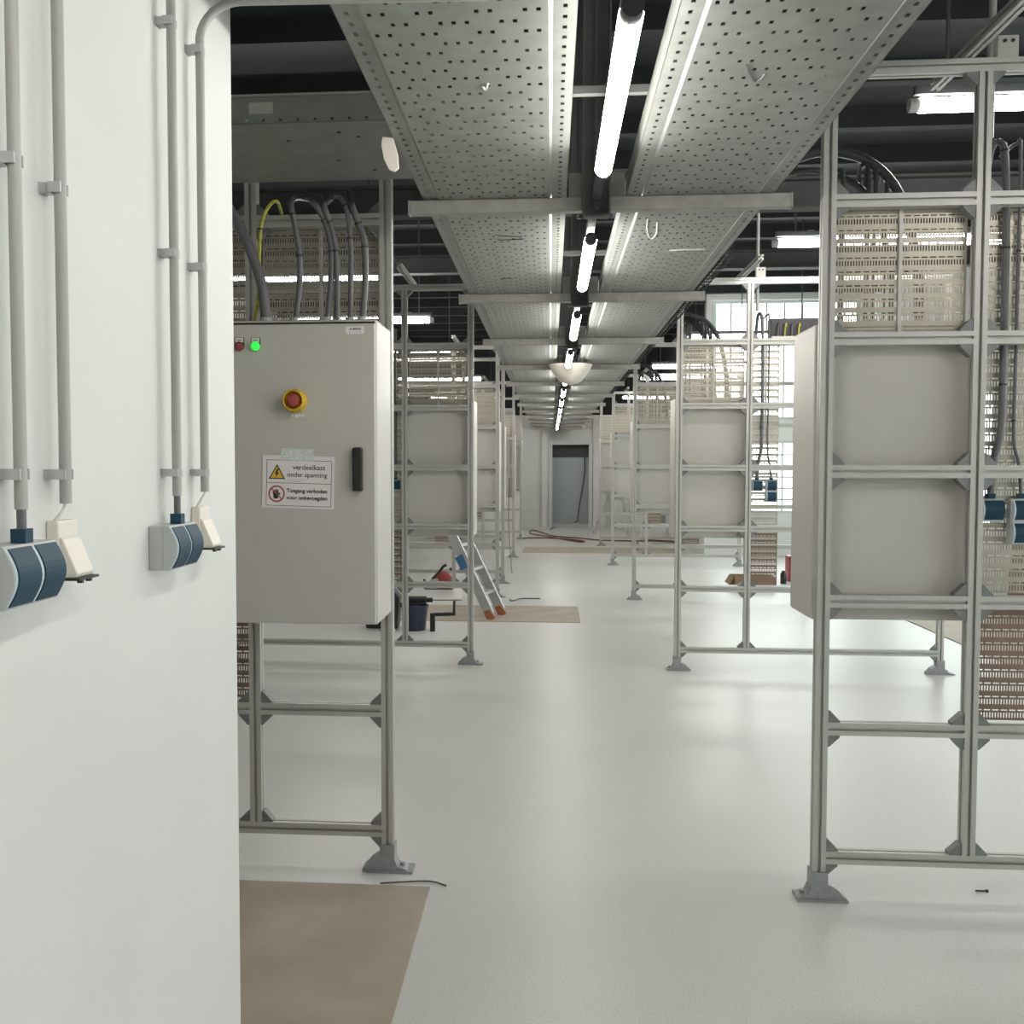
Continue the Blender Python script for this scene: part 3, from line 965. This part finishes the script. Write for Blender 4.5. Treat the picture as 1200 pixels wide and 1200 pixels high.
# ------------------------------------------------------------------ left foreground wall: conduits and sockets
PX = WX + .026
PR = .0085
cl_mesh = MB().box(-.026, -.010, -.009, .009, -.007, .007).box(-.012, .006, -.013, -.0095, -.007, .007).box(-.012, .006, .0095, .013, -.007, .007).box(-.026, -.023, -.012, .012, -.007, .007).mesh('clip', GREYP)
names = ['leftmost', 'second from the left', 'third from the left', 'rightmost, bent over at the top']
specs = [((19, 300), 597, (188, 556)), ((72, 300), 590, (222, 556)), ((204, 300), 581, (30, 297, 554)), ((237, 300), 576, (62, 313, 554))]
pipes = []
for i, ((x, y), yb_, clips) in enumerate(specs):
    q = onx(x, y, PX)
    zb_ = onx(x + 4, yb_, PX).z
    Yp = q.y
    pts = [(PX, Yp, zb_)]
    if i == 3:
        zt = onx(237, 48, PX).z
        pts += [(PX, Yp, zt)]
        R_ = .075
        for a in range(1, 9):
            an = math.pi / 2 * a / 8
            pts.append((PX + R_ * (1 - math.cos(an)), Yp + .02 * math.sin(an), zt + R_ * math.sin(an)))
        pts.append((PX + .55, Yp + .05, zt + R_ + .005))
    else:
        pts += [(PX, Yp, 3.6)]
    o = MB().tube(pts, PR, 14).build('wall_conduit', PVC, None, smooth=True)
    tag(o, 'grey conduit pipe on the white wall, %s' % names[i], 'pipe', 'conduits on the white wall')
    for cy in clips:
        cz_ = onx(x, cy, PX).z
        inst('clip', cl_mesh, o, (PX, Yp, cz_))
    pipes.append((Yp, zb_))


def wall_socket(label, Yc, z0, W=.135, Hh=.078, D=.053):
    t = thing('double_socket', label, 'socket', (WX, Yc, z0), 0, 'double sockets on the white wall')
    MB().box(0, D * .5, -W / 2, W / 2, 0, Hh).build('back_box', GREYP, t, bevel=.003)
    pts = [(D * .5, 0)] + [(D - .016 + .014 * math.sin(math.pi * q / 10), Hh * q / 10) for q in range(11)] + [(D * .5, Hh)]
    f = MB(); n = len(pts)
    for a, c in ((-W / 2, W / 2),):
        f.v += [(p_[0], a, p_[1]) for p_ in pts] + [(p_[0], c, p_[1]) for p_ in pts]
        f.f += [tuple(range(n)), tuple(reversed(range(n, 2 * n)))] + [(i, n + i, n + (i + 1) % n, (i + 1) % n) for i in range(n)]
    f.build('front_shell', GREYP, t)
    for j in range(2):
        a = -W / 2 + .007 + j * (W / 2 - .002)
        c = a + W / 2 - .012
        for nm, m, e, aa, cc in (('lid_edge', PALEBLUE, .002, a - .005, c + .005), ('hinged_lid', BLUEP, .0042, a, c)):
            lp = [(D - .02, .003)] + [(D - .016 + e + .014 * math.sin(math.pi * q / 10), .003 + (Hh - .006) * q / 10) for q in range(11)] + [(D - .02, Hh - .003)]
            l = MB(); n = len(lp)
            l.v += [(p_[0], aa, p_[1]) for p_ in lp] + [(p_[0], cc, p_[1]) for p_ in lp]
            l.f += [tuple(range(n)), tuple(reversed(range(n, 2 * n)))] + [(i, n + i, n + (i + 1) % n, (i + 1) % n) for i in range(n)]
            l.build(nm, m, t)
    return t


def data_outlet(label, Yc, z0):
    t = thing('data_outlet', label, 'socket', (WX, Yc, z0), 0, 'cream data outlets on the white wall')
    w = .030
    MB().box(0, .018, -w, w, .012, .080).build('back_box', CREAM, t, bevel=.003)
    MB().prism([(.018, .058), (.023, .054), (.043, .006), (.040, .0), (.018, .0)], 'y', -w + .003, w - .003).build('hood', CREAM, t, bevel=.002)
    b2 = MB().box(.004, .048, -w - .001, w + .001, -.0035, .0).build('dark_base_strip', BLACKP, t)
    for q in (-.014, .012):
        MB().box(.038, .045, q - .0035, q + .0035, -.008, -.0035).build('catch', BLACKP, b2)
    return t


for i in range(2):
    Yp, zb_ = pipes[2 * i]
    ztop = onx((18, 196)[i], (641, 613)[i], WX + (.05, .0)[i]).z
    w = ('nearer to the camera', 'farther along the wall')[i]
    Hh = .078
    yc = Yp + (.0, -.005)[i]
    wall_socket('blue and grey double socket on the white wall, %s' % w, yc, ztop - Hh)
    cable('feed_cable', 'grey feed cable dropping into the double socket %s' % w, [(PX, Yp, zb_ + .03), (PX, Yp, zb_), (PX, Yp, zb_ - .02), (PX, Yp, ztop + .001)], .0062, HOSE)
    g_ = MB().box(-.010, .010, -.010, .010, 0, .018).build('cable_gland', BLUEP, None, loc=(PX, Yp, ztop + .0005))
    tag(g_, 'dark blue gland on top of the double socket %s' % w, 'gland')
    Yq, zq = pipes[2 * i + 1]
    zo = ztop - (.058, .056)[i]
    yo = Yq + (.022, .022)[i]
    data_outlet('cream data outlet with hood, %s' % w, yo, zo)
    cable('data_cable', 'thin white data cable above the outlet %s' % w, [(PX, Yq, zq + .03), (PX, Yq, zq), (PX - .006, Yq - .004, zq - .015), (WX + .010, yo - .022, zo + .0803)], .0032, WHITEP, seg=8)

# ------------------------------------------------------------------ floor coverings and loose things
def slab(name, label, x0, x1, y0, y1, th, m=HARD, cat='board'):
    o = MB().box(x0, x1, y0, y1, 0.0005, th).build(name, m, None, bevel=.001)
    return tag(o, label, cat)


slab('hardboard_sheet', 'brown hardboard sheet on the floor in the left foreground', -3.0, -.433, 2.40, 3.665, .004)
slab('hardboard_sheet', 'brown hardboard sheet on the floor under the leaning ladder', -1.75, .30, 10.02, 11.15, .006)
slab('hardboard_sheet', 'long pale hardboard strip across the far aisle', -.49, 2.3, 17.95, 19.15, .006)
slab('hardboard_sheet', 'brown hardboard sheets covering the floor right of the frames', 3.53, 5.15, 4.6, 12.4, .008)


def panel_lean(name, label, x, y, w, hh, th, m, rotz=0, lean=6):
    o = MB().box(-w / 2, w / 2, 0, th, 0, hh).build(name, m, None, loc=(x, y, .0095))
    o.rotation_euler = (math.radians(-lean), 0, rotz)
    return tag(o, label, 'panel')


o = panel_lean('red_brown_board', 'red brown board leaning under the right windows, first one', 5.02, 7.4, 2.6, .95, .02, REDBROWN, math.radians(-90), 4)
o = panel_lean('red_brown_board', 'red brown board leaning under the right windows, farther one', 5.02, 10.4, 2.6, .80, .02, REDBROWN, math.radians(-90), 4)

# black tie and screw on the floor
a = onz(447, 1033); c = onz(500, 1034); e = onz(523, 1039)
o = MB().tube(smooth_path([a + Vector((0, -.03, .006)), c + Vector((0, 0, .005)), e + Vector((0, 0, .004))], 6), .0028, 6).build('black_cable_tie', BLACKP, None, smooth=True)
tag(o, 'black cable tie lying by the foot of the near left frame', 'cable tie')
a = onz(1143, 1045)
o = MB().tube([a + Vector((0, 0, .004)), a + Vector((.036, 0, .004)), a + Vector((.0365, 0, .004)), a + Vector((.044, 0, .004))], [.003, .003, .006, .006], 8).build('screw', BLACKP, None)
tag(o, 'small dark screw lying on the floor at right', 'screw')

# leaning ladder at the left
lp = onz(583, 724)
lad = thing('leaning_ladder', 'aluminium ladder with orange feet leaning left on hardboard', 'ladder', (lp.x, lp.y, .007), math.radians(74))
# local: x = across the ladder width, y = leaning direction (away from the foot), z up
LL, LWd, ang = 2.1, .34, math.radians(63)
dy, dz = math.cos(ang), math.sin(ang)
for s_ in (-1, 1):
    x = s_ * LWd / 2
    MB().prism([(.06 * dy - .048 * dz, .06 * dz + .048 * dy), (.06 * dy + .048 * dz, .06 * dz - .048 * dy), (LL * dy + .048 * dz, LL * dz - .048 * dy), (LL * dy - .048 * dz, LL * dz + .048 * dy)], 'x', x - .0125, x + .0125).build('stile', LADDER, lad)
    MB().prism([(-.04, .025), (-.01, .0), (.05, .0), (.085, .075), (.03, .10)], 'x', x - .016, x + .016).build('rubber_foot', ORANGE, lad)
for i in range(7):
    q = .28 + i * .27
    MB().box(-LWd / 2 + .012, LWd / 2 - .012, q * dy - .04, q * dy + .04, q * dz - .015, q * dz + .015).build('rung', LADDER, lad)
q = .64
MB().prism([(q * dy - .04, q * dz - .06), (q * dy + .03, q * dz - .09), (q * dy + .10, q * dz + .03), (q * dy + .02, q * dz + .08)], 'x', -LWd / 2 - .016, -LWd / 2 + .015).build('hinge_cover', BLUETAPE, lad)

# stepladder at the far end
sp_ = onz(697, 626)
sl = thing('stepladder', 'open aluminium stepladder near the far door', 'ladder', (sp_.x + .45, sp_.y + .2, 0))


def leg(x0, z0, x1, z1, y, nm='stile'):
    MB().prism([(x0 - .03, z0), (x0 + .03, z0), (x1 + .03, z1), (x1 - .03, z1)], 'y', y - .012, y + .012).build(nm, LADDER, sl)


for y in (-.22, .22):
    leg(-.45, 0, .02, 1.15, y); leg(.42, 0, .05, 1.15, y, 'rear_leg')
for i in range(4):
    t_ = (i + 1) / 5
    MB().box(-.45 + .47 * t_ - .05, -.45 + .47 * t_ + .05, -.21, .21, 1.15 * t_ - .015, 1.15 * t_ + .015).build('tread', LADDER, sl)
MB().box(-.08, .12, -.235, .235, 1.15, 1.18).build('top_platform', LADDER, sl)

# circular saw
cs = onz(514, 690)
sw_ = thing('circular_saw', 'red circular saw with black handle on the floor at left', 'saw', (cs.x, cs.y, 0))
MB().box(-.17, .19, -.08, .08, 0, .008).build('base_plate', BLACKP, sw_)
MB().lathe([(.10, -.02), (.115, -.01), (.115, .03), (.09, .04)], 'y', 20, (.06, 0, .10)).build('blade_guard', RED, sw_, smooth=True)
MB().cyl((-.10, 0, .07), (.0, 0, .10), .045, 14).build('motor', GREYP, sw_, smooth=True)
MB().tube(smooth_path([(-.08, 0, .12), (.0, 0, .20), (.06, 0, .28), (.10, 0, .30)], 5), .018, 10).build('rear_handle', BLACKP, sw_, smooth=True)
MB().tube(smooth_path([(.16, .02, .10), (.19, .02, .20), (.14, .02, .26)], 5), .016, 10).build('front_handle', BLACKP, sw_, smooth=True)
MB().box(-.19, -.165, -.02, .02, .008, .12).build('guide_knob', BLACKP, sw_)

# bucket with tools
bk = onz(486, 738)
bu = thing('navy_bucket', 'navy plastic bucket standing on the floor at left', 'bucket', (bk.x, bk.y, 0))
MB().lathe([(.10, 0), (.125, .22), (.132, .22), (.132, .235), (.118, .235), (.095, .02)], 'z', 24).build('shell', NAVY, bu, smooth=True)
MB().lathe([(.115, .20), (.10, .215), (.02, .22)], 'z', 20).build('contents', BLACKP, bu, smooth=True)
MB().tube(smooth_path([(-.13, 0, .22), (-.12, -.1, .26), (0, -.16, .27), (.12, -.1, .26), (.13, 0, .22)], 5), .005, 6).build('handle', BLACKP, bu, smooth=True)
dr_ = thing('black_drill', 'black drill with long bit resting on the navy bucket', 'drill', (bk.x + .02, bk.y, .237))
MB().cyl((-.12, 0, .045), (.09, 0, .045), .038, 14).build('motor_housing', BLACKP, dr_, smooth=True)
MB().cyl((.09, 0, .045), (.15, 0, .045), .022, 12).build('chuck', SEAL, dr_, smooth=True)
MB().cyl((.15, 0, .045), (.42, 0, .048), .006, 8).build('drill_bit', ALUDARK, dr_, smooth=True)
MB().prism([(-.12, .04), (-.06, .04), (-.085, -.0), (-.14, .0)], 'y', -.02, .02).build('pistol_grip', BLACKP, dr_)
lk = thing('black_tool_case', 'black open tool bag left of the navy bucket', 'bag', (bk.x - .30, bk.y + .12, 0))
MB().prism([(-.17, 0), (.13, 0), (.15, .30), (.05, .42), (-.10, .42), (-.19, .28)], 'y', -.09, .09).build('bag_body', BLACKP, lk, bevel=.015)
MB().tube(smooth_path([(-.08, 0, .41), (-.03, 0, .50), (.03, 0, .41)], 5), .010, 8).build('carry_loop', NAVY, lk, smooth=True)
br = thing('angle_bracket', 'black angled bar on the floor right of the bucket', 'bar', (bk.x + .17, bk.y - .07, 0))
MB().prism([(0, .14), (.22, .15), (.22, .29), (.20, .29), (.195, .18), (0, .17)], 'y', -.015, .015).build('arm', BLACKP, br)
MB().box(-.015, .03, -.02, .02, 0, .17).build('stand', BLACKP, br)

# cardboard box on the right
cb = onz(880, 692)
bx_ = thing('cardboard_box', 'open cardboard box on the floor behind the second right frame', 'box', (cb.x + .06, cb.y + .25, 0))
W_, D_, H_ = .5, .34, .16
MB().box(-W_ / 2, W_ / 2, -D_ / 2, D_ / 2, 0.001, .006).build('bottom', CARD, bx_)
for nm, a in (('side', (-W_ / 2, W_ / 2, -D_ / 2, -D_ / 2 + .005)), ('side', (-W_ / 2, W_ / 2, D_ / 2 - .005, D_ / 2)), ('side', (-W_ / 2, -W_ / 2 + .005, -D_ / 2, D_ / 2)), ('side', (W_ / 2 - .005, W_ / 2, -D_ / 2, D_ / 2))):
    MB().box(*a, .001, H_).build(nm, CARD, bx_)
MB().prism([(-W_ / 2, H_), (-W_ / 2 - .06, H_ - .10), (-W_ / 2 - .055, H_ - .10), (-W_ / 2 + .005, H_)], 'y', -D_ / 2, D_ / 2).build('flap', CARD, bx_)
MB().box(-.17, .1, -.1, .1, .007, .13).build('white_contents', WHITEP, bx_)
cb2 = onz(918, 684)
o = MB().lathe([(.035, 0), (.04, .005), (.04, .13), (.025, .15), (.02, .17)], 'z', 14).build('black_can', BLACKP, None, smooth=True, loc=(cb2.x, cb2.y, .001))
tag(o, 'small black can on the floor by the red case', 'can')
cr = thing('red_case', 'red tool case on the floor right of the cardboard box', 'case', (cb2.x + .32, cb2.y + .35, 0))
MB().box(-.2, .2, -.12, .12, .001, .34).build('shell', RED, cr, bevel=.02)
MB().tube(smooth_path([(-.08, 0, .335), (-.06, 0, .39), (.06, 0, .39), (.08, 0, .335)], 4), .012, 8).build('handle', BLACKP, cr, smooth=True)

# white cartons and panels at the far end
for i, (x, y, w, dd, hh, lab) in enumerate((
        (-1.5, 23.2, 1.0, .5, .62, 'white carton against the far wall, widest one at left'),
        (-.95, 23.9, .5, .4, .95, 'tall white carton beside the far left frames'),
        (2.08, 23.7, .8, .5, .55, 'white carton behind the stepladder at the far right'),
        (2.15, 21.7, .5, .45, .30, 'low white carton in front of the far right cartons'))):
    t = thing('white_carton', lab, 'carton', (x, y, 0))
    MB().box(-w / 2, w / 2, -dd / 2, dd / 2, .001, hh).build('body', WHITEP, t, bevel=.004)
    MB().box(-w / 2 + .002, w / 2 - .002, -.03, .03, hh, hh + .002).build('packing_tape', PVC, t)
    MB().box(-w / 2 - .001, w / 2 + .001, -dd / 2 - .002, -dd / 2, hh - .06, hh - .05).build('lid_seam', PVC, t)

# red cables on the far floor
def flat_cable(name, label, pts, r, m):
    o = MB().tube(smooth_path([onz(x, y) + Vector((0, 0, r + z)) for x, y, z in pts], 8), r, 8).build(name, m, None, smooth=True)
    return tag(o, label, 'cable')


flat_cable('red_cable', 'dark red cable looping across the far floor', [(611, 631.5, 0), (632, 631, 0), (660, 632, 0), (684, 635, 0), (676, 635.5, 0), (645, 631, 0.02), (622, 626, 0), (624, 622, 0), (636, 625, 0), (650, 629, 0), (676, 631, 0), (700, 633.5, 0), (730, 634.5, 0), (760, 634.5, 0)], .014, REDCABLE)
flat_cable('red_cable', 'dark red cable on the floor behind the right frames', [(755, 634, 0), (775, 635, 0), (795, 636, 0), (815, 636, 0), (842, 637, 0)], .02, REDCABLE)
flat_cable('red_cable', 'short dark red cable lying parallel on the right floor', [(765, 638.5, 0), (785, 639, 0), (800, 639, 0)], .016, REDCABLE)
a = onz(598, 640)
o = MB().tube(smooth_path([ony(597, 560, 16.95), ony(596, 610, 16.8), ony(599, 660, 15.2), ony(602, 690, 13.2), onz(598, 704) + Vector((0, 0, .006)), onz(612, 702) + Vector((0, 0, .006)), onz(633, 702) + Vector((0, 0, .006))], 8), .007, 8).build('hanging_cable', HOSEDARK, None, smooth=True)
tag(o, 'thin dark cable hanging down by the left frames and trailing on the floor', 'cable')
o = MB().tube(smooth_path([ony(685, 535, YE + .12), ony(685, 555, YE + .12), ony(681, 580, YE + .12), ony(677, 606, YE + .1), ony(676, 611, YE - .02), onz(660, 614.5) + Vector((0, -.1, .012)), onz(652, 616.5) + Vector((0, -.2, .012)), onz(645, 621) + Vector((0, 0, .012))], 8), .012, 8).build('door_cable', HOSEDARK, None, smooth=True)
tag(o, 'dark cable hanging in the far door opening and trailing out', 'cable')

# spacer strips across the gap between the trays
for i, (x, y) in enumerate(((690, 108), (700, 297))):
    p = onz(x, y, 2.53)
    o = MB().box(-.12, .125, -.012, .012, 0, .004).box(-.12, .125, -.012, -.010, .004, .02).build('spacer_strip', DARKGALV, None, loc=(.152, p.y, TZ + .0755))
    tag(o, 'thin galvanised strip joining both trays, %s one' % ORD[i], 'strip')

# black terminal box and wires on the second right frame
X, Y = frames[(1, 1)]
q = ony(905, 410, Y + .2)
tb = thing('terminal_box', 'black terminal box above the second rail of the second right frame', 'terminal box', (q.x + .16, Y + .14, RAILZ[5] + h))
MB().box(-.20, .22, -.05, .05, .02, .16).build('housing', BLACKP, tb, bevel=.006)
MB().box(-.20, .22, -.11, .05, 0, .02).build('mounting_shelf', ALU, tb)
for i in range(4):
    MB().tube(smooth_path([(-.15 + i * .05, -.075, .02), (-.148 + i * .05, -.085, .09), (-.14 + i * .05, -.07, .12), (-.13 + i * .05, -.052, .10)], 5), .006, 6).build('wire', GREENYEL if i % 2 else HOSE, tb, smooth=True)
